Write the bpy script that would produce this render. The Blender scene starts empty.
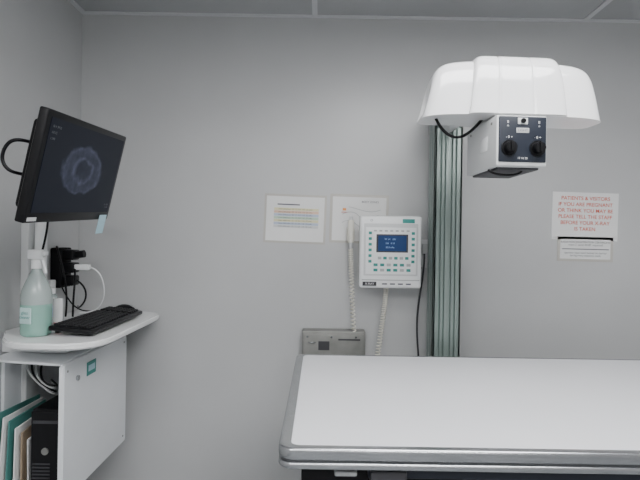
import bpy, bmesh, math, random
from mathutils import Vector, Matrix, Euler
random.seed(3)
C = bpy.context.scene.collection

# ------------------------------------------------------------ materials
def mat(name, col, rough=0.5, metal=0.0, var=0.0, scale=6.0, bump=0.0, bscale=60, emit=None, es=1.0, alpha=1.0, trans=0.0, coat=0.0, spec=None):
    m = bpy.data.materials.new(name); m.use_nodes = True
    nt = m.node_tree; b = nt.nodes['Principled BSDF']
    b.inputs['Base Color'].default_value = (*col, 1)
    b.inputs['Roughness'].default_value = rough
    b.inputs['Metallic'].default_value = metal
    b.inputs['Coat Weight'].default_value = coat
    b.inputs['Transmission Weight'].default_value = trans
    b.inputs['Alpha'].default_value = alpha
    if spec is not None: b.inputs['Specular IOR Level'].default_value = spec
    if emit:
        b.inputs['Emission Color'].default_value = (*emit, 1)
        b.inputs['Emission Strength'].default_value = es
    tc = nt.nodes.new('ShaderNodeTexCoord')
    if var > 0:
        n = nt.nodes.new('ShaderNodeTexNoise'); n.inputs['Scale'].default_value = scale
        n.inputs['Detail'].default_value = 5
        r = nt.nodes.new('ShaderNodeValToRGB')
        r.color_ramp.elements[0].position = 0.3; r.color_ramp.elements[1].position = 0.7
        r.color_ramp.elements[0].color = (*[c*(1-var) for c in col], 1)
        r.color_ramp.elements[1].color = (*[min(1, c*(1+var)) for c in col], 1)
        nt.links.new(tc.outputs['Object'], n.inputs['Vector'])
        nt.links.new(n.outputs['Fac'], r.inputs['Fac'])
        nt.links.new(r.outputs['Color'], b.inputs['Base Color'])
    if bump > 0:
        n2 = nt.nodes.new('ShaderNodeTexNoise'); n2.inputs['Scale'].default_value = bscale
        bp = nt.nodes.new('ShaderNodeBump'); bp.inputs['Strength'].default_value = bump
        bp.inputs['Distance'].default_value = 0.002
        nt.links.new(tc.outputs['Object'], n2.inputs['Vector'])
        nt.links.new(n2.outputs['Fac'], bp.inputs['Height'])
        nt.links.new(bp.outputs['Normal'], b.inputs['Normal'])
    return m

M = {}
M['wall'] = mat('wall_paint', (0.488, 0.492, 0.492), 0.32, var=0.035, scale=2.2, bump=0.15, bscale=25)
M['ceil'] = mat('ceiling_panel', (0.42, 0.43, 0.435), 0.8, var=0.03, bump=0.3, bscale=120)
M['tbar'] = mat('ceiling_tbar', (0.62, 0.63, 0.64), 0.4)
M['floor'] = mat('vinyl_floor', (0.25, 0.26, 0.27), 0.45, var=0.1, scale=20)
M['white'] = mat('white_enamel', (0.82, 0.83, 0.83), 0.25, var=0.02)
M['gloss'] = mat('gloss_white_cover', (0.88, 0.88, 0.885), 0.12, coat=0.4, var=0.01)
M['panelw'] = mat('cabinet_white', (0.76, 0.78, 0.80), 0.35, var=0.03)
M['table'] = mat('table_laminate', (0.72, 0.725, 0.75), 0.38, var=0.02, scale=3)
M['alu'] = mat('brushed_aluminium', (0.42, 0.43, 0.44), 0.26, 0.9, var=0.05, scale=30)
M['aludark'] = mat('aluminium_groove', (0.08, 0.085, 0.09), 0.45, 0.6)
M['steel'] = mat('grey_steel', (0.25, 0.25, 0.235), 0.4, 0.5, var=0.15, scale=14)
M['black'] = mat('black_plastic', (0.005, 0.005, 0.006), 0.35, var=0.2, spec=0.25)
M['blackm'] = mat('matte_black', (0.006, 0.006, 0.007), 0.6, var=0.2, spec=0.2)
M['key'] = mat('key_black', (0.008, 0.008, 0.009), 0.5, spec=0.25)
M['grey'] = mat('grey_plastic', (0.40, 0.41, 0.41), 0.4, var=0.03)
M['lgrey'] = mat('light_grey_plastic', (0.58, 0.59, 0.59), 0.4, var=0.03)
M['dgrey'] = mat('dark_grey', (0.05, 0.05, 0.055), 0.5, spec=0.3)
M['navy'] = mat('navy_face', (0.016, 0.020, 0.030), 0.35, var=0.05, spec=0.35)
M['teal'] = mat('teal_paint', (0.03, 0.25, 0.22), 0.4, var=0.05)
M['colg'] = mat('column_green_grey', (0.215, 0.265, 0.245), 0.35, 0.3, var=0.05)
M['colteal'] = mat('column_teal', (0.10, 0.155, 0.138), 0.4, 0.2, var=0.05)
M['paper'] = mat('paper_white', (0.74, 0.74, 0.73), 0.7, var=0.02)
M['sleeve'] = mat('plastic_sleeve', (0.50, 0.48, 0.44), 0.15, var=0.05, coat=0.5)
M['ink'] = mat('ink_grey', (0.10, 0.10, 0.12), 0.8)
M['inkred'] = mat('ink_red', (0.60, 0.09, 0.04), 0.8)
M['orange'] = mat('ink_orange', (0.75, 0.30, 0.08), 0.8)
M['cream'] = mat('cream_plastic', (0.76, 0.74, 0.66), 0.4, var=0.02)
M['pyellow'] = mat('pale_yellow_row', (0.70, 0.66, 0.42), 0.8)
M['porange'] = mat('pale_orange_row', (0.72, 0.50, 0.38), 0.8)
M['pgreen'] = mat('pale_green_row', (0.46, 0.60, 0.47), 0.8)
M['pblue'] = mat('pale_blue_row', (0.45, 0.52, 0.64), 0.8)
M['blue'] = mat('ink_blue', (0.25, 0.38, 0.60), 0.8)
M['lcd'] = mat('lcd_blue', (0.008, 0.022, 0.07), 0.2, emit=(0.012, 0.04, 0.13), es=0.6, spec=0.3)
M['lcdtxt'] = mat('lcd_text', (0.2, 0.35, 0.6), 0.4, emit=(0.25, 0.45, 0.8), es=0.3)
M['red'] = mat('red_plastic', (0.5, 0.04, 0.03), 0.4)
M['sticky'] = mat('sticky_note_blue', (0.42, 0.62, 0.70), 0.7)
M['blabel'] = mat('bottle_print', (0.50, 0.68, 0.66), 0.4)
M['liquid'] = mat('green_cleaner', (0.34, 0.60, 0.51), 0.15, trans=0.35, coat=0.3)
M['clearp'] = mat('frosted_plastic', (0.56, 0.64, 0.62), 0.25, trans=0.45)
M['tan'] = mat('manila', (0.30, 0.23, 0.16), 0.7, var=0.05)
M['folder'] = mat('folder_green', (0.06, 0.20, 0.18), 0.6)
M['lamp'] = mat('lamp_diffuser', (0.9, 0.9, 0.9), 0.5, emit=(0.99, 0.99, 1.0), es=21.0)
M['scrtxt'] = mat('screen_text_glow', (.05, .05, .05), .5, emit=(.25, .26, .3), es=.25)

def screen_mat():
    # dark ultrasound-style oval image: procedural, in the screen's own object space
    m = bpy.data.materials.new('monitor_scan_screen'); m.use_nodes = True
    nt = m.node_tree; b = nt.nodes['Principled BSDF']; L = nt.links
    b.inputs['Base Color'].default_value = (0.001, 0.001, 0.002, 1); b.inputs['Roughness'].default_value = 0.3
    b.inputs['Specular IOR Level'].default_value = 0.12
    tc = nt.nodes.new('ShaderNodeTexCoord')
    nz = nt.nodes.new('ShaderNodeTexNoise'); nz.inputs['Scale'].default_value = 14; nz.inputs['Detail'].default_value = 5
    L.new(tc.outputs['Object'], nz.inputs['Vector'])
    sub = nt.nodes.new('ShaderNodeVectorMath'); sub.operation = 'SUBTRACT'; sub.inputs[1].default_value = (.5, .5, .5)
    L.new(nz.outputs['Color'], sub.inputs[0])
    sc = nt.nodes.new('ShaderNodeVectorMath'); sc.operation = 'SCALE'; sc.inputs['Scale'].default_value = 0.055
    L.new(sub.outputs[0], sc.inputs[0])
    av = nt.nodes.new('ShaderNodeVectorMath'); av.operation = 'ADD'
    L.new(tc.outputs['Object'], av.inputs[0]); L.new(sc.outputs[0], av.inputs[1])
    mp = nt.nodes.new('ShaderNodeMapping'); L.new(av.outputs[0], mp.inputs['Vector'])
    mp.inputs['Scale'].default_value = (7.6, 0.0, 13.5)
    mp.inputs['Location'].default_value = (0.05, 0, -0.05)
    g = nt.nodes.new('ShaderNodeVectorMath'); g.operation = 'LENGTH'; L.new(mp.outputs['Vector'], g.inputs[0])
    r = nt.nodes.new('ShaderNodeValToRGB'); L.new(g.outputs['Value'], r.inputs['Fac'])
    e = r.color_ramp.elements
    e[0].position = 0.0; e[0].color = (0.006, 0.007, 0.012, 1)
    e[1].position = 1.0; e[1].color = (0, 0, 0, 1)
    for p, c in ((0.30, 0.008), (0.44, 0.035), (0.55, 0.014), (0.78, 0.02), (0.87, 0.032), (0.94, 0.012)):
        k = e.new(p); k.color = (c*.85, c*.95, c*1.5, 1)
    n = nt.nodes.new('ShaderNodeTexNoise'); n.inputs['Scale'].default_value = 38; n.inputs['Detail'].default_value = 6
    L.new(tc.outputs['Object'], n.inputs['Vector'])
    rr = nt.nodes.new('ShaderNodeValToRGB'); L.new(n.outputs['Fac'], rr.inputs['Fac'])
    rr.color_ramp.elements[0].position = .3; rr.color_ramp.elements[1].position = .7
    mx = nt.nodes.new('ShaderNodeMixRGB'); mx.blend_type = 'MULTIPLY'; mx.inputs['Fac'].default_value = 0.7
    L.new(r.outputs['Color'], mx.inputs['Color1']); L.new(rr.outputs['Color'], mx.inputs['Color2'])
    ad = nt.nodes.new('ShaderNodeMixRGB'); ad.blend_type = 'ADD'; ad.inputs['Fac'].default_value = 1
    ad.inputs['Color2'].default_value = (0.002, 0.003, 0.006, 1); L.new(mx.outputs['Color'], ad.inputs['Color1'])
    L.new(ad.outputs['Color'], b.inputs['Emission Color']); b.inputs['Emission Strength'].default_value = 2.2
    return m
M['screen'] = screen_mat()

# ------------------------------------------------------------ helpers
def group(name, loc=(0, 0, 0), rot=(0, 0, 0)):
    e = bpy.data.objects.new(name, None); e.empty_display_size = 0.05
    e.location = loc; e.rotation_euler = rot; C.objects.link(e); return e

def obj(name, me, m, parent=None, smooth=False):
    o = bpy.data.objects.new(name, me); C.objects.link(o)
    if m: me.materials.append(m)
    if smooth:
        for p in me.polygons: p.use_smooth = True
    if parent: o.parent = parent
    return o

def box(name, x0, x1, y0, y1, z0, z1, m, parent=None, bev=0.0, seg=3, rot=None):
    bm = bmesh.new(); bmesh.ops.create_cube(bm, size=1)
    s = (x1-x0, y1-y0, z1-z0)
    for v in bm.verts: v.co = Vector((v.co.x*s[0], v.co.y*s[1], v.co.z*s[2]))
    if bev > 0:
        bmesh.ops.bevel(bm, geom=bm.edges[:], offset=min(bev, min(s)*0.49), segments=seg, profile=0.5, affect='EDGES')
    me = bpy.data.meshes.new(name); bm.to_mesh(me); bm.free()
    o = obj(name, me, m, parent)
    o.location = ((x0+x1)/2, (y0+y1)/2, (z0+z1)/2)
    if rot: o.rotation_euler = rot
    if bev > 0:
        for p in me.polygons: p.use_smooth = True
        try: me.set_sharp_from_angle(angle=math.radians(40))
        except Exception: pass
    return o

def cyl(name, p0, p1, r, m, parent=None, r2=None, n=24, bev=0.0):
    p0 = Vector(p0); p1 = Vector(p1); d = p1-p0
    bm = bmesh.new()
    bmesh.ops.create_cone(bm, cap_ends=True, segments=n, radius1=r, radius2=r if r2 is None else r2, depth=d.length)
    if bev > 0:
        es = [e for e in bm.edges if abs(e.verts[0].co.z-e.verts[1].co.z) < 1e-6]
        bmesh.ops.bevel(bm, geom=es, offset=bev, segments=2, affect='EDGES')
    me = bpy.data.meshes.new(name); bm.to_mesh(me); bm.free()
    o = obj(name, me, m, parent, True)
    try: me.set_sharp_from_angle(angle=math.radians(40))
    except Exception: pass
    o.rotation_mode = 'QUATERNION'
    o.rotation_quaternion = Vector((0, 0, 1)).rotation_difference(d.normalized())
    o.location = (p0+p1)/2
    return o

def lathe(name, prof, m, parent=None, n=32, loc=(0, 0, 0), sx=1, sy=1):
    bm = bmesh.new(); rings = []
    for r, z in prof:
        rings.append([bm.verts.new((r*math.cos(2*math.pi*i/n)*sx, r*math.sin(2*math.pi*i/n)*sy, z)) for i in range(n)])
    for a, b in zip(rings, rings[1:]):
        for i in range(n): bm.faces.new((a[i], a[(i+1) % n], b[(i+1) % n], b[i]))
    bm.faces.new(list(reversed(rings[0]))); bm.faces.new(rings[-1])
    me = bpy.data.meshes.new(name); bm.to_mesh(me); bm.free()
    o = obj(name, me, m, parent, True); o.location = loc
    try: me.set_sharp_from_angle(angle=math.radians(50))
    except Exception: pass
    return o

def prism(name, pts, z0, z1, m, parent=None, bev=0.0):
    """pts: XY outline extruded in Z"""
    bm = bmesh.new()
    vs = [bm.verts.new((x, y, z0)) for x, y in pts]
    f = bm.faces.new(vs)
    r = bmesh.ops.extrude_face_region(bm, geom=[f])
    for v in r['geom']:
        if isinstance(v, bmesh.types.BMVert): v.co.z = z1
    bmesh.ops.recalc_face_normals(bm, faces=bm.faces[:])
    if bev > 0:
        es = [e for e in bm.edges if abs(e.verts[0].co.z-e.verts[1].co.z) < 1e-6]
        bmesh.ops.bevel(bm, geom=es, offset=bev, segments=3, affect='EDGES')
    me = bpy.data.meshes.new(name); bm.to_mesh(me); bm.free()
    o = obj(name, me, m, parent, bev > 0)
    if bev > 0:
        try: me.set_sharp_from_angle(angle=math.radians(40))
        except Exception: pass
    return o

def rrect(x0, x1, y0, y1, rs, n=8):
    """rounded rectangle outline; rs radii for corners (x0y0, x1y0, x1y1, x0y1)"""
    out = []
    cs = [(x0, y0, 180), (x1, y0, 270), (x1, y1, 0), (x0, y1, 90)]
    sg = [(1, 1), (-1, 1), (-1, -1), (1, -1)]
    for (cx, cy, a0), (sx, sy), r in zip(cs, sg, rs):
        if r <= 0: out.append((cx, cy)); continue
        for i in range(n+1):
            a = math.radians(a0+90*i/n)
            out.append((cx+sx*r+r*math.cos(a), cy+sy*r+r*math.sin(a)))
    return out

def tube(name, pts, r, m, parent=None, smooth=True):
    cu = bpy.data.curves.new(name, 'CURVE'); cu.dimensions = '3D'
    if smooth:
        s = cu.splines.new('NURBS'); s.points.add(len(pts)-1)
        for p, q in zip(s.points, pts): p.co = (*q, 1)
        s.use_endpoint_u = True; s.order_u = min(4, len(pts)); s.resolution_u = 8
    else:
        s = cu.splines.new('POLY'); s.points.add(len(pts)-1)
        for p, q in zip(s.points, pts): p.co = (*q, 1)
    cu.bevel_depth = r; cu.bevel_resolution = 3; cu.use_fill_caps = True
    cu.materials.append(m)
    o = bpy.data.objects.new(name, cu); C.objects.link(o)
    if parent: o.parent = parent
    return o

def text(name, body, loc, size, m, parent=None, rot=(math.pi/2, 0, 0), align='CENTER', space=1.0, bold=0.0):
    cu = bpy.data.curves.new(name, 'FONT'); cu.body = body; cu.size = size
    cu.align_x = align; cu.align_y = 'CENTER'; cu.extrude = 0.0001; cu.space_line = space
    cu.offset = bold
    cu.materials.append(m)
    o = bpy.data.objects.new(name, cu); C.objects.link(o)
    o.location = loc; o.rotation_euler = rot
    if parent: o.parent = parent
    return o

def recenter(e):
    bpy.context.view_layer.update()
    mn = Vector((1e9,)*3); mx = Vector((-1e9,)*3)
    for ch in e.children:
        for c in ch.bound_box:
            w = ch.matrix_world @ Vector(c)
            for i in range(3): mn[i] = min(mn[i], w[i]); mx[i] = max(mx[i], w[i])
    c = Vector(((mn.x+mx.x)/2, (mn.y+mx.y)/2, mn.z))
    for ch in e.children: ch.location = ch.location - c
    e.location = e.location + c

# ------------------------------------------------------------ room
XL, XR, YB, YF, ZC = -1.135, 2.35, 2.26, -1.9, 2.35
box('floor', XL-.1, XR+.1, YF-.1, YB+.1, -0.1, 0, M['floor'])
box('wall_back', XL-.1, XR+.1, YB, YB+.1, 0, ZC, M['wall'])
box('wall_left', XL-.1, XL, YF, YB, 0, ZC, M['wall'])
box('wall_right', XR, XR+.1, YF, YB, 0, ZC, M['wall'])
box('wall_rear', XL-.1, XR+.1, YF-.1, YF, 0, ZC, M['wall'])
box('ceiling', XL-.1, XR+.1, YF-.1, YB+.1, ZC, ZC+.08, M['ceil'])
g = group('trim_1')
box('angle_back', XL, XR, YB-.022, YB, ZC-.006, ZC, M['tbar'], g)
box('angle_left', XL, XL+.022, YF, YB-.022, ZC-.006, ZC, M['tbar'], g)
for i, x in enumerate((-0.04, 1.225)):
    box('tbar_%d' % i, x-.012, x+.012, YF, YB-.022, ZC-.005, ZC, M['tbar'], g)
for i, y in enumerate((1.55, .3, -.95)):
    box('tbar_cross_%d' % i, XL+.022, XR, y-.012, y+.012, ZC-.0045, ZC, M['tbar'], g)
g = group('baseboard_back')
box('board', XL, XR, YB-.012, YB, 0, .09, M['dgrey'], g, .002)
g = group('baseboard_left')
box('board', XL, XL+.012, YF, YB-.012, 0, .09, M['dgrey'], g, .002)

def troffer(x0, x1, y0, y1):
    g = group('ceiling_light')
    box('diffuser', x0+.02, x1-.02, y0+.02, y1-.02, ZC-.022, ZC-.012, M['lamp'], g)
    for k, (a, b, c, d) in enumerate(((x0, x1, y0, y0+.02), (x0, x1, y1-.02, y1), (x0, x0+.02, y0+.02, y1-.02), (x1-.02, x1, y0+.02, y1-.02))):
        box('frame_%d' % k, a, b, c, d, ZC-.03, ZC-.006, M['tbar'], g)
    recenter(g)
troffer(0.0, 1.2, 0.35, 0.95)
troffer(-1.1, -.06, -.9, -.32)  # added fixture, out of view, put here to brighten the left wall
troffer(0.0, 1.2, -1.6, -1.0)

# ------------------------------------------------------------ examination table
g = group('x_ray_table')
TX0, TX1, TY0, TY1, TZ = -0.084, 1.98, 1.025, 1.878, 0.852
LI = .027
prism('table_top', rrect(TX0+LI-.001, TX1-LI+.001, TY0+.017, TY1-.017, (.02,)*4), TZ-.03, TZ+.001, M['table'], g, .002)
def rail_loop(name, inset, z0, z1, m, bev):
    i_ = rrect(TX0+LI, TX1-LI, TY0+.018, TY1-.018, (.02,)*4, 8)
    bm = bmesh.new(); rings = []
    def ring(pts, z): return [bm.verts.new((x, y, z)) for x, y in pts]
    def off(t):
        return rrect(TX0+inset+t, TX1-inset-t, TY0+inset+t, TY1-inset-t, (max(.035-inset-t, .004),)*4, 8)
    rings.append(ring(i_, z0))
    for k in range(6):
        a = math.pi/2*k/5; rings.append(ring(off(bev*(1-math.sin(a))), z0+bev*(1-math.cos(a))))
    for k in range(6):
        a = math.pi/2*k/5; rings.append(ring(off(bev*(1-math.cos(a))), z1-bev*(1-math.sin(a))))
    rings.append(ring(i_, z1)); rings.append(rings[0])
    for a, b in zip(rings, rings[1:]):
        n = len(a)
        for i in range(n):
            try: bm.faces.new((a[i], a[(i+1) % n], b[(i+1) % n], b[i]))
            except Exception: pass
    bmesh.ops.recalc_face_normals(bm, faces=bm.faces[:])
    me = bpy.data.meshes.new(name); bm.to_mesh(me); bm.free()
    o = obj(name, me, m, g, True)
    try: me.set_sharp_from_angle(angle=math.radians(45))
    except Exception: pass
rail_loop('upper_rail', 0.0, TZ-.025, TZ+.002, M['alu'], .007)
rail_loop('rail_groove', 0.005, TZ-.030, TZ-.024, M['aludark'], .001)
rail_loop('lower_rail', 0.0, TZ-.044, TZ-.029, M['alu'], .005)
box('under_frame', TX0+.05, TX1-.05, TY0+.06, TY1-.06, TZ-.10, TZ-.03, M['blackm'], g, .004)
box('float_rail_front', TX0+.20, TX1-.2, TY0+.05, TY0+.09, TZ-.085, TZ-.047, M['navy'], g, .004)
box('bucky_tray', .12, .20, TY0+.03, TY0+.3, TZ-.13, TZ-.06, M['dgrey'], g, .004)
box('bucky_handle', .04, .09, TY0+.03, TY0+.06, TZ-.072, TZ-.062, M['grey'], g, .004)
box('pedestal', .45, 1.45, 1.18, 1.72, .06, TZ-.10, M['white'], g, .015)
box('pedestal_base', .35, 1.55, 1.12, 1.78, 0, .06, M['dgrey'], g, .012)
recenter(g)

# ------------------------------------------------------------ column
g = group('x_ray_tube_column')
cx0, cx1, cy0, cy1, ct = .482, .598, 2.03, 2.15, 1.88
box('mast_core', cx0+.006, cx1-.006, cy0+.008, cy1, 0.02, ct, M['colteal'], g)
for i, (a, b) in enumerate(((0, .024), (.029, .042), (.046, .070), (.074, .088), (.092, .116))):
    box('rib_%d' % i, cx0+a, cx0+b, cy0, cy0+.02, 0.02, ct, M['colg'], g, .002)
for i, (a, b) in enumerate(((.0, .045), (.050, .080), (.085, .12))):
    box('side_rib_l_%d' % i, cx0, cx0+.01, cy0+a, cy0+b, 0.02, ct, M['colg'], g, .002)
    box('side_rib_r_%d' % i, cx1-.01, cx1, cy0+a, cy0+b, 0.02, ct, M['colg'], g, .002)
box('mast_cap', cx0-.004, cx1+.004, cy0-.004, cy1+.004, ct, ct+.012, M['dgrey'], g, .003)
box('floor_plate', cx0-.08, cx1+.08, cy0-.05, YB-.015, 0, .02, M['dgrey'], g, .004)
box('wall_bracket', cx0+.02, cx1-.02, cy1, YB, 1.80, 1.86, M['steel'], g, .004)
recenter(g)

# ------------------------------------------------------------ tube head
HX, HY, HZ = .556, 1.44, 1.666
g = group('x_ray_tube_head', (HX, HY, HZ), (0, 0, math.radians(3)))
def shell(name, L, b, H, m, nx=64, nth=36, pe=5.0, pi_=2.4, dip=.010, flare=.008, flat=4.0, endb=.35, taper=.09, drop=0.0, grooves=(), gd=.05, gw=.03):
    us = [-math.cos(math.pi*i/nx) for i in range(nx+1)]
    for gr in grooves: us += [gr+gw*k/4 for k in range(-6, 7)]
    us = sorted(set(round(max(-.9998, min(.9998, u)), 5) for u in us))
    bm = bmesh.new(); rings = []
    for u in us:
        t = (1-abs(u)**pe)**(1/pi_)
        t *= 1-drop*abs(u)**2
        gg = 1-gd*sum(math.exp(-((u-gr)/(gw*.5))**2) for gr in grooves)
        bb = b*(endb+(1-endb)*(1-abs(u)**8)**.5)*gg
        zb = -dip*abs(u)**3
        ring = []
        for k in range(nth+1):
            th = math.pi*k/nth
            c, s = math.cos(th), math.sin(th)
            y = -bb*math.copysign(abs(c)**(2/flat), c)
            zz = abs(s)**(2/flat)
            y *= 1+flare/b*(1-zz)
            ring.append(bm.verts.new((u*L*(1-taper*zz), y, zb+H*t*zz*(1-(1-gg)*.4))))
        rings.append(ring)
    for a, c in zip(rings, rings[1:]):
        for k in range(nth): bm.faces.new((a[k], a[k+1], c[k+1], c[k]))
        bm.faces.new((a[nth], a[0], c[0], c[nth]))
    bm.faces.new(rings[0]); bm.faces.new(list(reversed(rings[-1])))
    bmesh.ops.recalc_face_normals(bm, faces=bm.faces[:])
    me = bpy.data.meshes.new(name); bm.to_mesh(me); bm.free()
    o = obj(name, me, m, g, True)
    try: me.set_sharp_from_angle(angle=math.radians(55))
    except Exception: pass
    return o
shell('tube_cover', .268, .062, .167, M['gloss'], pe=12, pi_=4.2, dip=.006, taper=.09, drop=.06, flare=.006, flat=4.6)
shell('tube_cover_centre', .142, .080, .177, M['gloss'], pe=14, pi_=5, dip=0.0, endb=.85, taper=.09, flat=4.8, flare=.006, grooves=(-.42, .30), gd=.035, gw=.05)
for s in (-1, 1):
    cyl('end_bezel_%d' % (s+1), (s*.18, 0, .07), (s*.215, 0, .07), .045, M['lgrey'], g)
cyl('support_arm', (.0, .05, .125), (.012, .60, .125), .028, M['lgrey'], g)
box('carriage', -.065, .09, .545, .615, .13, .19, M['lgrey'], g, .01)
c0, c1 = -.080, .064
fy, by = -.112, .115
zt, zb_ = -.012, -.154
box('collimator_body', c0, c1, fy, by, zb_, zt, M['lgrey'], g, .006)
box('collimator_face', c0+.006, c1-.004, fy-.004, fy+.01, zb_+.012, zt-.004, M['navy'], g, .003)
box('collimator_bottom', c0+.012, c1-.012, fy+.02, by-.02, zb_-.006, zb_+.002, M['dgrey'], g, .003)
box('collimator_neck', c0+.015, c1-.015, -.060, .060, -.014, .01, M['lgrey'], g)
for i, x in enumerate((c0+.034, c1-.030)):
    cyl('knob_base_%d' % i, (x, fy-.004, -.104), (x, fy-.008, -.104), .022, M['black'], g)
    cyl('knob_%d' % i, (x, fy-.006, -.104), (x, fy-.026, -.104), .017, M['black'], g, r2=.015, bev=.002)
    box('knob_grip_%d' % i, x-.003, x+.003, fy-.031, fy-.02, -.118, -.090, M['black'], g, .001)
    text('knob_scale_%d' % i, '- 0 +', (x, fy-.0055, -.074), .010, M['paper'], g)
mx_ = (c0+c1)/2
box('label_white', mx_-.014, mx_+.014, fy-.006, fy-.002, -.038, -.020, M['lgrey'], g, .001)
cyl('lamp_button', (mx_, fy-.003, -.029), (mx_, fy-.010, -.029), .007, M['black'], g)
box('label_button', mx_-.018, mx_+.018, fy-.0055, fy-.002, -.062, -.048, M['grey'], g, .001)
text('label_digits', 'LIGHT', (mx_, fy-.006, -.055), .010, M['ink'], g)
for i, x in enumerate((c0+.03, c1-.026)):
    text('face_mark_%d' % i, 'II\n=', (x, fy-.0055, -.038), .011, M['paper'], g)
text('face_digits', '12 16 20', (mx_, fy-.0055, -.132), .008, M['paper'], g)
box('side_label', c0-.001, c0+.002, -.05, .0, -.10, -.06, M['white'], g, .0005)
for y in (-.08, .08):
    cyl('side_screw', (c0+.001, y, -.03), (c0-.002, y, -.03), .004, M['steel'], g, n=12)
tube('face_handle', [(c0+.0, -.06, zb_-.004), (c0+.01, -.075, zb_-.018), (c0+.05, -.08, zb_-.022), (c0+.085, -.075, zb_-.016), (c0+.10, -.06, zb_-.002)], .0035, M['black'], g)
tube('head_cable', [(-.225, .0, .02), (-.222, -.02, -.01), (-.20, -.02, -.045), (-.16, -.01, -.060), (-.12, .0, -.045), (-.09, .01, -.015), (-.07, .0, .01)], .0045, M['black'], g)

# ------------------------------------------------------------ control panel
g = group('generator_control_panel')
px0, px1, pz0, pz1, py = .176, .450, 1.092, 1.412, 2.115
W = M['white']
box('housing', px0, px1, py, py+.055, pz0, pz1, W, g, .012, 4)
box('wall_mount', px0+.05, px1-.05, py+.05, YB, pz0+.04, pz1-.04, M['grey'], g)
box('face_plate', px0+.018, px1-.018, py-.002, py+.004, pz0+.055, pz1-.035, M['lgrey'], g, .002)
box('face_border', px0+.026, px1-.026, py-.003, py+.003, pz0+.062, pz1-.052, M['white'], g, .001)
pcx = (px0+px1)/2+.005
box('lcd_frame', pcx-.070, pcx+.070, py-.005, py+.002, 1.250, 1.330, M['dgrey'], g, .002)
box('lcd', pcx-.062, pcx+.062, py-.006, py, 1.256, 1.324, M['lcd'], g)
for r in range(3):
    text('lcd_line_%d' % r, ['70  kV   200', '320   0.10', '20.0 mAs'][r], (pcx-.01, py-.0065, 1.308-.018*r), .010, M['lcdtxt'], g)
text('title', 'O', (px0+.05, py-.0035, pz1-.022), .014, M['ink'], g)
box('title_badge', pcx+.045, pcx+.098, py-.003, py, pz1-.032, pz1-.014, M['teal'], g)
def button(i, x, z, w=.016, h=.012, m='teal'):
    box('button_%d' % i, x-w/2, x+w/2, py-.006, py, z-h/2, z+h/2, M[m], g, .001)
k = 0
for z in (1.335, 1.31, 1.285, 1.26, 1.235, 1.21):
    button(k, px0+.045, z, .014, .012); k += 1
    button(k, px1-.04, z, .014, .012); k += 1
for z in (1.225,):
    for j in range(6): button(k, pcx-.055+.024*j, z, .015, .012, 'teal' if j % 2 else 'grey'); k += 1
for j in range(7): button(k, pcx-.075+.024*j, 1.345, .013, .007, 'grey'); k += 1
for z in (1.195, 1.172):
    for j in range(6): button(k, pcx-.072+.029*j, z, .018, .012, 'teal' if (j+int(z*1000)) % 3 else 'grey'); k += 1
box('lower_strip', px0+.01, px1-.01, py-.003, py+.002, pz0+.034, pz0+.038, M['grey'], g)
box('lower_label', px0+.014, px0+.075, py-.003, py+.002, pz0+.010, pz0+.028, M['dgrey'], g)
text('lower_label_text', 'X-RAY', (px0+.045, py-.0035, pz0+.019), .014, M['paper'], g)
for j in range(4):
    box('lower_mark_%d' % j, px0+.10+.035*j, px0+.122+.035*j, py-.002, py+.002, pz0+.016, pz0+.022, M['ink'], g)
recenter(g)

# exposure hand switch + coiled cord
g = group('exposure_hand_switch')
box('holder', .124, .160, YB-.035, YB, 1.30, 1.36, M['cream'], g, .004)
cyl('grip', (.142, YB-.045, 1.29), (.142, YB-.045, 1.395), .014, M['cream'], g, bev=.003)
cyl('button', (.142, YB-.045, 1.395), (.142, YB-.045, 1.41), .008, M['lgrey'], g)
cyl('strain_relief', (.142, YB-.045, 1.29), (.142, YB-.045, 1.262), .009, M['lgrey'], g, r2=.005)
def bez(pts, n):
    out = []
    P = [Vector(p) for p in pts]; P = [P[0]*2-P[1]]+P+[P[-1]*2-P[-2]]
    for i in range(1, len(P)-2):
        for j in range(n):
            t = j/n
            out.append(0.5*((2*P[i])+(P[i+1]-P[i-1])*t+(2*P[i-1]-5*P[i]+4*P[i+1]-P[i+2])*t*t+(3*P[i]-P[i-1]-3*P[i+1]+P[i+2])*t**3))
    out.append(P[-2]); return out
path = bez([(.142, YB-.045, 1.262), (.146, YB-.05, 1.15), (.155, YB-.055, .98), (.170, YB-.06, .80), (.195, YB-.06, .68), (.235, YB-.06, .66), (.265, YB-.06, .74), (.285, YB-.06, .88), (.30, YB-.06, 1.0), (.305, YB-.07, 1.095)], 60)
helix = []; turns = 95; N = len(path)
for i in range(N*3-2):
    f = i/3; a = int(f); q = f-a
    p = path[a].lerp(path[min(a+1, N-1)], q)
    tdir = (path[min(a+1, N-1)]-path[max(a-1, 0)]).normalized()
    n1 = Vector((0, 1, 0)); n1 = (n1-tdir*n1.dot(tdir)).normalized(); n2 = tdir.cross(n1)
    ang = 2*math.pi*turns*i/(N*3)
    r = .0092
    helix.append(tuple(p+n1*math.cos(ang)*r+n2*math.sin(ang)*r))
tube('coiled_cord', helix, .0030, M['cream'], g, smooth=False)
recenter(g)

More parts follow.
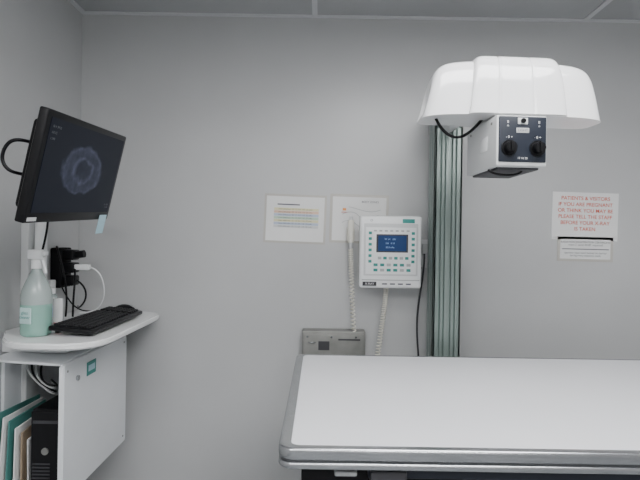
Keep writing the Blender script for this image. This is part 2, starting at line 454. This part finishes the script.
g = group('wall_outlet')
box('plate', .455, .478, YB-.02, YB, 1.24, 1.31, M['white'], g, .004)
box('outlet_box', .462, .500, YB-.05, YB, 1.18, 1.31, M['lgrey'], g, .004)
box('plug', .466, .492, YB-.075, YB-.05, 1.245, 1.29, M['grey'], g, .003)
tube('outlet_cable', [(.479, YB-.06, 1.25), (.481, YB-.06, 1.2), (.476, YB-.03, 1.1), (.462, YB-.02, 1.0), (.455, YB-.02, .88), (.47, YB-.02, .75), (.50, YB-.02, .4)], .0042, M['dgrey'], g)
tube('signal_cable', [(.45, YB-.04, 1.19), (.47, YB-.04, 1.17), (.478, YB-.03, 1.18), (.48, YB-.03, 1.2)], .004, M['black'], g)
recenter(g)

# ------------------------------------------------------------ papers
def paper(name, cx, cz, w, h, m, tilt=0.0):
    g = group(name, (cx, YB, cz), (0, tilt, 0))
    box('sheet', -w/2, w/2, -.0025, 0, -h/2, h/2, m, g)
    return g
g = paper('exposure_chart_notice', -.119, 1.397, .292, .230, M['sleeve'], math.radians(1.5))
box('page', -.136, .136, -.0035, -.001, -.105, .105, M['paper'], g)
box('heading', -.085, .02, -.004, -.003, .064, .070, M['ink'], g)
for i in range(7):
    z = .045-.0135*i
    box('row_%d' % i, -.10, .11, -.004, -.003, z-.0058, z+.0058, M[['pyellow', 'porange', 'pblue', 'pgreen', 'pyellow', 'pblue', 'lgrey'][i]], g)
    text('row_text_%d' % i, 'chest abdomen  65  12  0.4  110  25 mAs', (0, -.0045, z), .0095, M['ink'], g)
g = paper('laminated_diagram_notice', .182, 1.402, .276, .230, M['sleeve'], math.radians(1))
box('page', -.126, .126, -.0035, -.001, -.104, .102, M['paper'], g)
box('orange_mark', -.078, -.062, -.004, -.003, .037, .049, M['orange'], g)
box('orange_mark_b', -.084, -.056, -.004, -.003, .028, .031, M['red'], g)
tube('diagram_outline', [(-.08, -.004, .02), (-.04, -.004, .04), (.0, -.004, .02), (.02, -.004, -.02), (.04, -.004, .0), (.09, -.004, .02)], .0014, M['grey'], g)
tube('diagram_outline_b', [(-.08, -.004, -.02), (-.04, -.004, .01), (-.01, -.004, -.03), (.02, -.004, -.05)], .0014, M['grey'], g)
tube('diagram_outline_c', [(-.05, -.004, .055), (.0, -.004, .05), (.04, -.004, .02), (.10, -.004, .045)], .0014, M['grey'], g)
text('diagram_text', 'BODY ZONES', (.05, -.0045, .08), .013, M['ink'], g)
g = paper('pregnancy_warning_notice', 1.245, 1.430, .31, .225, M['paper'], math.radians(1))
text('warning_text', 'PATIENTS & VISITORS\nIF YOU ARE PREGNANT\nOR THINK YOU MAY BE\nPLEASE TELL THE STAFF\nBEFORE YOUR X-RAY\nIS TAKEN', (0, -.003, .012), .024, M['inkred'], g, space=1.2, bold=.0003)
g = paper('registration_label', 1.248, 1.276, .262, .116, M['sleeve'], math.radians(.5))
box('page', -.118, .118, -.0035, -.001, -.046, .046, M['paper'], g)
text('label_text', 'RADIATION REGISTRATION CERTIFICATE\nroom 2  serial 40187  inspected', (0, -.0045, .026), .0125, M['ink'], g)
box('label_band', -.11, .11, -.0042, -.003, -.002, .002, M['ink'], g)
text('label_text_b', 'operator must stand behind the barrier\nduring every exposure made', (0, -.0045, -.024), .0125, M['ink'], g)

# ------------------------------------------------------------ wall switch box
g = group('electrical_disconnect_box')
box('box_body', -.075, .215, YB-.07, YB, .58, .885, M['steel'], g, .004)
box('box_door', -.068, .208, YB-.078, YB-.069, .59, .872, M['steel'], g, .003)
box('box_label', .0, .05, YB-.080, YB-.077, .80, .84, M['dgrey'], g)
tube('box_latch', [(-.045, YB-.079, .835), (-.045, YB-.092, .835), (-.015, YB-.092, .835), (-.015, YB-.079, .835)], .003, M['alu'], g)
for i in range(3):
    cyl('box_screw_%d' % i, (-.05+.11*i, YB-.079, .86), (-.05+.11*i, YB-.082, .86), .005, M['alu'], g, n=12)
box('box_slot', .09, .19, YB-.080, YB-.077, .845, .852, M['dgrey'], g)
recenter(g)

# ------------------------------------------------------------ workstation
SZ = .955
MY = 1.86
g = group('wall_mounted_workstation')
outline = [(XL, 1.73), (-1.10, 1.68), (-1.06, 1.61), (-1.02, 1.565), (-.985, 1.545), (-.94, 1.532)] + rrect(-.9, -.712, 1.53, 2.235, (0, .12, .11, 0))[1:-1] + [(-.92, 2.235), (XL, 2.235)]
prism('shelf', outline, SZ-.022, SZ, M['white'], g, .005)
box('wall_track', XL, XL+.03, MY-.04, MY+.04, .35, 1.50, M['lgrey'], g, .004)
box('shelf_bracket', XL, -.90, 1.72, 1.78, SZ-.075, SZ-.026, M['white'], g, .004)
box('cabinet_roof', XL+.03, -.865, 1.61, 2.13, .868, .876, M['panelw'], g, .002, rot=(0, math.radians(3), 0))
def yzpanel(name, x0, x1, y0, y1, z0, z1, r, m):
    o = prism(name, [(a, b) for a, b in rrect(y0, y1, z0, z1, (r,)*4, 6)], 0, x1-x0, m, g, .003)
    o.matrix_local = Matrix(((0, 0, 1, x0), (1, 0, 0, 0), (0, 1, 0, 0), (0, 0, 0, 1)))
    return o
yzpanel('cabinet_door', -.868, -.850, 1.607, 2.13, .40, .866, .015, M['panelw'])
box('cabinet_back', XL, XL+.012, 1.72, 2.16, .40, .86, M['panelw'], g, .002)
box('cabinet_far_side', XL+.012, -.87, 2.10, 2.115, .42, .86, M['panelw'], g, .002)
box('cabinet_floor', XL+.012, -.87, 1.64, 2.10, .404, .418, M['panelw'], g, .002)
box('door_sticker', -.8505, -.8485, 1.765, 1.835, .785, .835, M['teal'], g)
box('door_sticker_text', -.849, -.8478, 1.775, 1.825, .80, .822, M['sticky'], g)
cyl('door_lock', (-.852, 1.695, .80), (-.843, 1.695, .80), .009, M['alu'], g)
for yy, zz in ((1.63, .84), (1.63, .43), (2.10, .84), (2.10, .43)):
    cyl('door_screw', (-.852, yy, zz), (-.8485, yy, zz), .004, M['steel'], g, n=12)
cyl('mast', (XL+.055, MY, SZ), (XL+.055, MY, 1.50), .022, M['white'], g)
recenter(g)

# ------------------------------------------------------------ monitor
mw, mh = .49, .30
g = group('computer_monitor', (-.724, 1.455, 1.4916), (.2457, -.0651, 1.5784))
box('bezel', -mw/2, mw/2, -.004, .022, -mh/2, mh/2, M['black'], g, .005)
box('rear_shell', -mw/2+.03, mw/2-.03, .018, .050, -mh/2+.03, mh/2-.03, M['blackm'], g, .012)
box('screen', -mw/2+.018, mw/2-.018, -.0055, -.003, -mh/2+.028, mh/2-.018, M['screen'], g)
for i, s in enumerate(('SE 4  IM 22', 'AX T2', 'L 240')):
    text('screen_text_%d' % i, s, (-mw/2+.03, -.006, mh/2-.04-.016*i), .009, M['scrtxt'], g, align='LEFT')
text('screen_text_r', 'W 1200\nC 400', (mw/2-.03, -.006, -mh/2+.05), .009, M['scrtxt'], g, align='RIGHT')
box('base_label', -mw/2+.01, -mw/2+.05, -.0052, -.0035, -mh/2+.006, -mh/2+.016, M['lgrey'], g)
cyl('power_led', (mw/2-.03, -.005, -mh/2+.012), (mw/2-.03, -.0065, -mh/2+.012), .003, M['lcdtxt'], g, n=12)
box('vesa_plate', -.05, .05, .048, .060, -.05, .05, M['dgrey'], g, .003)
box('sticky_note', mw/2-.075, mw/2-.022, -.0075, -.0065, -mh/2-.048, -mh/2+.018, M['sticky'], g)
bpy.context.view_layer.update()
GM = g.matrix_world.copy()
pv = GM @ Vector((0, .06, 0))
g2 = group('monitor_arm')
cyl('wall_post', (XL+.055, MY, 1.50), (XL+.055, MY, pv.z+.03), .02, M['white'], g2)
cyl('arm_lower', (XL+.055, MY, pv.z), (pv.x-.08, (pv.y+MY)/2, pv.z), .016, M['lgrey'], g2)
cyl('arm_upper', (pv.x-.08, (pv.y+MY)/2, pv.z), tuple(pv), .016, M['lgrey'], g2)
cyl('joint', (pv.x-.08, (pv.y+MY)/2, pv.z-.03), (pv.x-.08, (pv.y+MY)/2, pv.z+.03), .022, M['white'], g2)
def L_(x, y, z): return tuple(GM @ Vector((x, y, z)))
tube('monitor_cable', [L_(-.10, .045, .05), L_(-.20, .05, .055), L_(-.232, .06, .055), L_(-.232, .085, .045), L_(-.232, .098, .005), L_(-.232, .08, -.03), L_(-.22, .05, -.035), L_(-.10, .055, -.03)], .0045, M['black'], g2)
tube('mast_cable', [L_(-.08, .06, -.04), (XL+.10, 1.84, 1.40), (XL+.09, 1.83, 1.25), (XL+.04, 1.81, 1.1), (XL+.03, 1.80, SZ+.01)], .004, M['black'], g2)
recenter(g2)

# ------------------------------------------------------------ keyboard / mouse
g = group('computer_keyboard')
kx0, kx1, ky0, ky1 = -.925, -.770, 1.635, 2.095
box('base', kx0, kx1, ky0, ky1, SZ+.001, SZ+.018, M['black'], g, .006)
cols = 20; rows = 6
for r in range(rows):
    for c in range(cols):
        if c == 15: continue
        y0 = ky0+.012+c*(ky1-ky0-.024)/cols; x0 = kx0+.012+r*(kx1-kx0-.024)/rows
        dy = (ky1-ky0-.024)/cols-.003; dx = (kx1-kx0-.024)/rows-.003
        box('key_%d_%d' % (r, c), x0, x0+dx, y0, y0+dy, SZ+.016, SZ+.025, M['key'], g, .002, 1)
for i, y in enumerate((ky0+.03, ky1-.05)):
    box('foot_%d' % i, kx0+.01, kx0+.022, y, y+.02, SZ-.012, SZ+.003, M['black'], g, .001)
recenter(g)
g.location.z = SZ+.002
g.rotation_euler = (0, math.radians(5), 0)
g = group('computer_mouse')
bm = bmesh.new(); bmesh.ops.create_uvsphere(bm, u_segments=24, v_segments=16, radius=1)
for v in bm.verts:
    v.co = Vector((v.co.x*.055, v.co.y*.032, max(v.co.z, -.05)*.038))
me = bpy.data.meshes.new('body'); bm.to_mesh(me); bm.free()
o = obj('body', me, M['black'], g, True); o.location = (-.88, 2.170, SZ+.003)
cyl('wheel', (-.848, 2.167, SZ+.031), (-.848, 2.173, SZ+.031), .008, M['grey'], g, n=16)
recenter(g)
g = group('mouse_cord')
tube('cord', [(-.93, 2.175, SZ+.01), (-.97, 2.18, SZ+.006), (-1.03, 2.16, SZ+.006), (-1.09, 2.12, SZ+.02), (-1.11, 2.07, 1.08)], .003, M['black'], g)
recenter(g)

# ------------------------------------------------------------ spray bottle
g = group('spray_bottle', (-.980, 1.665, SZ+.001), (0, 0, math.radians(-15)))
lathe('bottle_liquid', [(.042, 0), (.048, .005), (.049, .02), (.049, .108)], M['liquid'], g)
lathe('bottle_upper', [(.049, .1082), (.049, .138), (.045, .158), (.032, .190), (.021, .212), (.016, .225), (.015, .24)], M['clearp'], g)
box('bottle_label', -.020, .026, -.0502, -.044, .045, .10, M['blabel'], g, .003)
text('bottle_print', 'glass\ncleaner', (.003, -.0506, .075), .015, M['teal'], g)
lathe('cap', [(.019, .230), (.019, .258), (.014, .262)], M['white'], g, n=20)
box('trigger_head', -.035, .028, -.012, .012, .260, .296, M['white'], g, .008)
box('nozzle', .026, .040, -.009, .009, .275, .291, M['white'], g, .003)
tube('trigger', [(.018, 0, .266), (.030, 0, .256), (.032, 0, .236), (.038, 0, .215)], .005, M['white'], g)
cyl('dip_tube', (0, 0, .02), (0, 0, .22), .003, M['white'], g, n=8)

g = group('hand_sanitizer_bottle', (-1.045, 1.88, SZ+.001))
lathe('body', [(.022, 0), (.025, .004), (.025, .09), (.016, .11), (.010, .118)], M['clearp'], g, n=20)
lathe('cap', [(.012, .118), (.012, .14), (.006, .143)], M['white'], g, n=16)
cyl('label', (0, 0, .03), (0, 0, .075), .0256, M['blue'], g, n=20)
g = group('ointment_tube', (-.978, 1.80, SZ+.001))
lathe('cap', [(.014, 0), (.014, .02)], M['red'], g, n=16)
lathe('tube_body', [(.016, .02), (.018, .03), (.018, .08), (.017, .11)], M['white'], g, n=16, sy=.6)

# ------------------------------------------------------------ power strip and cords in the corner
g = group('power_strip')
bx = XL
box('strip_body', bx, bx+.045, 2.02, 2.11, 1.08, 1.25, M['blackm'], g, .006)
for i, z in enumerate((1.11, 1.165, 1.22)):
    box('plug_%d' % i, bx+.04, bx+.09, 2.035, 2.095, z-.022, z+.022, M['black'], g, .008)
cyl('round_plug', (bx+.09, 2.06, 1.22), (bx+.125, 2.06, 1.225), .016, M['black'], g)
box('white_adapter', bx+.09, bx+.15, 2.04, 2.07, 1.155, 1.18, M['white'], g, .005)
box('white_adapter_b', bx+.002, bx+.05, 1.94, 1.98, 1.06, 1.12, M['white'], g, .005)
tube('white_cord', [(bx+.15, 2.055, 1.168), (bx+.19, 2.06, 1.16), (bx+.21, 2.08, 1.08), (bx+.19, 2.1, 1.0), (bx+.14, 2.12, SZ+.01), (bx+.08, 2.12, SZ+.006)], .003, M['white'], g)
tube('black_cord', [(bx+.09, 2.07, 1.11), (bx+.13, 2.08, 1.08), (bx+.12, 2.10, 1.0), (bx+.06, 2.12, SZ+.02), (bx+.03, 2.2, .98)], .004, M['black'], g)
tube('black_cord_b', [(bx+.03, 2.03, 1.24), (bx+.04, 1.98, 1.28), (bx+.09, 1.95, 1.2), (bx+.10, 1.98, 1.05), (bx+.08, 2.0, SZ+.01)], .004, M['black'], g)
tube('black_cord_c', [(bx+.09, 2.05, 1.165), (bx+.12, 2.0, 1.13), (bx+.12, 1.98, 1.05), (bx+.11, 2.0, SZ+.01)], .004, M['black'], g)
tube('white_cord_b', [(bx+.03, 1.97, 1.06), (bx+.06, 1.97, 1.0), (bx+.07, 1.97, SZ+.01)], .0035, M['white'], g)
recenter(g)

# ------------------------------------------------------------ computer under the shelf
g = group('desktop_computer')
box('chassis', -.985, -.880, 1.66, 2.05, .419, .70, M['black'], g, .005)
box('front_bezel', -.983, -.882, 1.648, 1.662, .421, .696, M['blackm'], g, .005)
for i in range(8):
    box('vent_%d' % i, -.975, -.915, 1.645, 1.649, .43+.012*i, .434+.012*i, M['dgrey'], g)
cyl('badge', (-.932, 1.649, .56), (-.932, 1.644, .56), .012, M['steel'], g)
box('drive_bay', -.975, -.89, 1.645, 1.649, .655, .665, M['dgrey'], g)
recenter(g)
g = group('cable_bundle')
for i in range(4):
    tube('loop_%d' % i, [(-1.06+.02*i, 1.75, .865), (-1.04+.015*i, 1.70, .82-.01*i), (-.97+.01*i, 1.69, .77), (-.93, 1.70, .735+.012*i), (-.95, 1.76, .72+.01*i), (-1.0, 1.80, .76)], .004, M['black'] if i % 2 else M['grey'], g)
recenter(g)
g = group('file_holder')
box('bin_back', XL+.012, XL+.018, 1.5, 1.72, .40, .60, M['lgrey'], g)
hold = [(XL+.045, .69, 'folder'), (XL+.058, .675, 'paper'), (XL+.073, .665, 'folder'), (XL+.090, .64, 'paper'), (XL+.106, .625, 'tan'), (XL+.122, .60, 'paper')]
for i, (x, z, m) in enumerate(hold):
    box('sheet_%d' % i, x, x+.005, 1.62+.012*i, 1.86, .425, z, M[m], g, rot=(math.radians(2*i-3), math.radians(3), 0))
box('bin_floor', XL+.012, -.995, 1.50, 1.64, .40, .412, M['lgrey'], g)
recenter(g)

# ------------------------------------------------------------ camera, world
cam = bpy.data.cameras.new('camera'); co = bpy.data.objects.new('camera', cam); C.objects.link(co)
cam.sensor_width = 36; cam.lens = 36*480/640
co.location = (0, 0, 1.30)
co.rotation_euler = (Matrix.Rotation(math.radians(90), 3, 'X') @ Matrix.Rotation(math.radians(0.9), 3, 'Z')).to_euler()
bpy.context.scene.camera = co
w = bpy.data.worlds.new('world'); bpy.context.scene.world = w; w.use_nodes = True
w.node_tree.nodes['Background'].inputs['Color'].default_value = (.6, .65, .7, 1)
w.node_tree.nodes['Background'].inputs['Strength'].default_value = 0.3
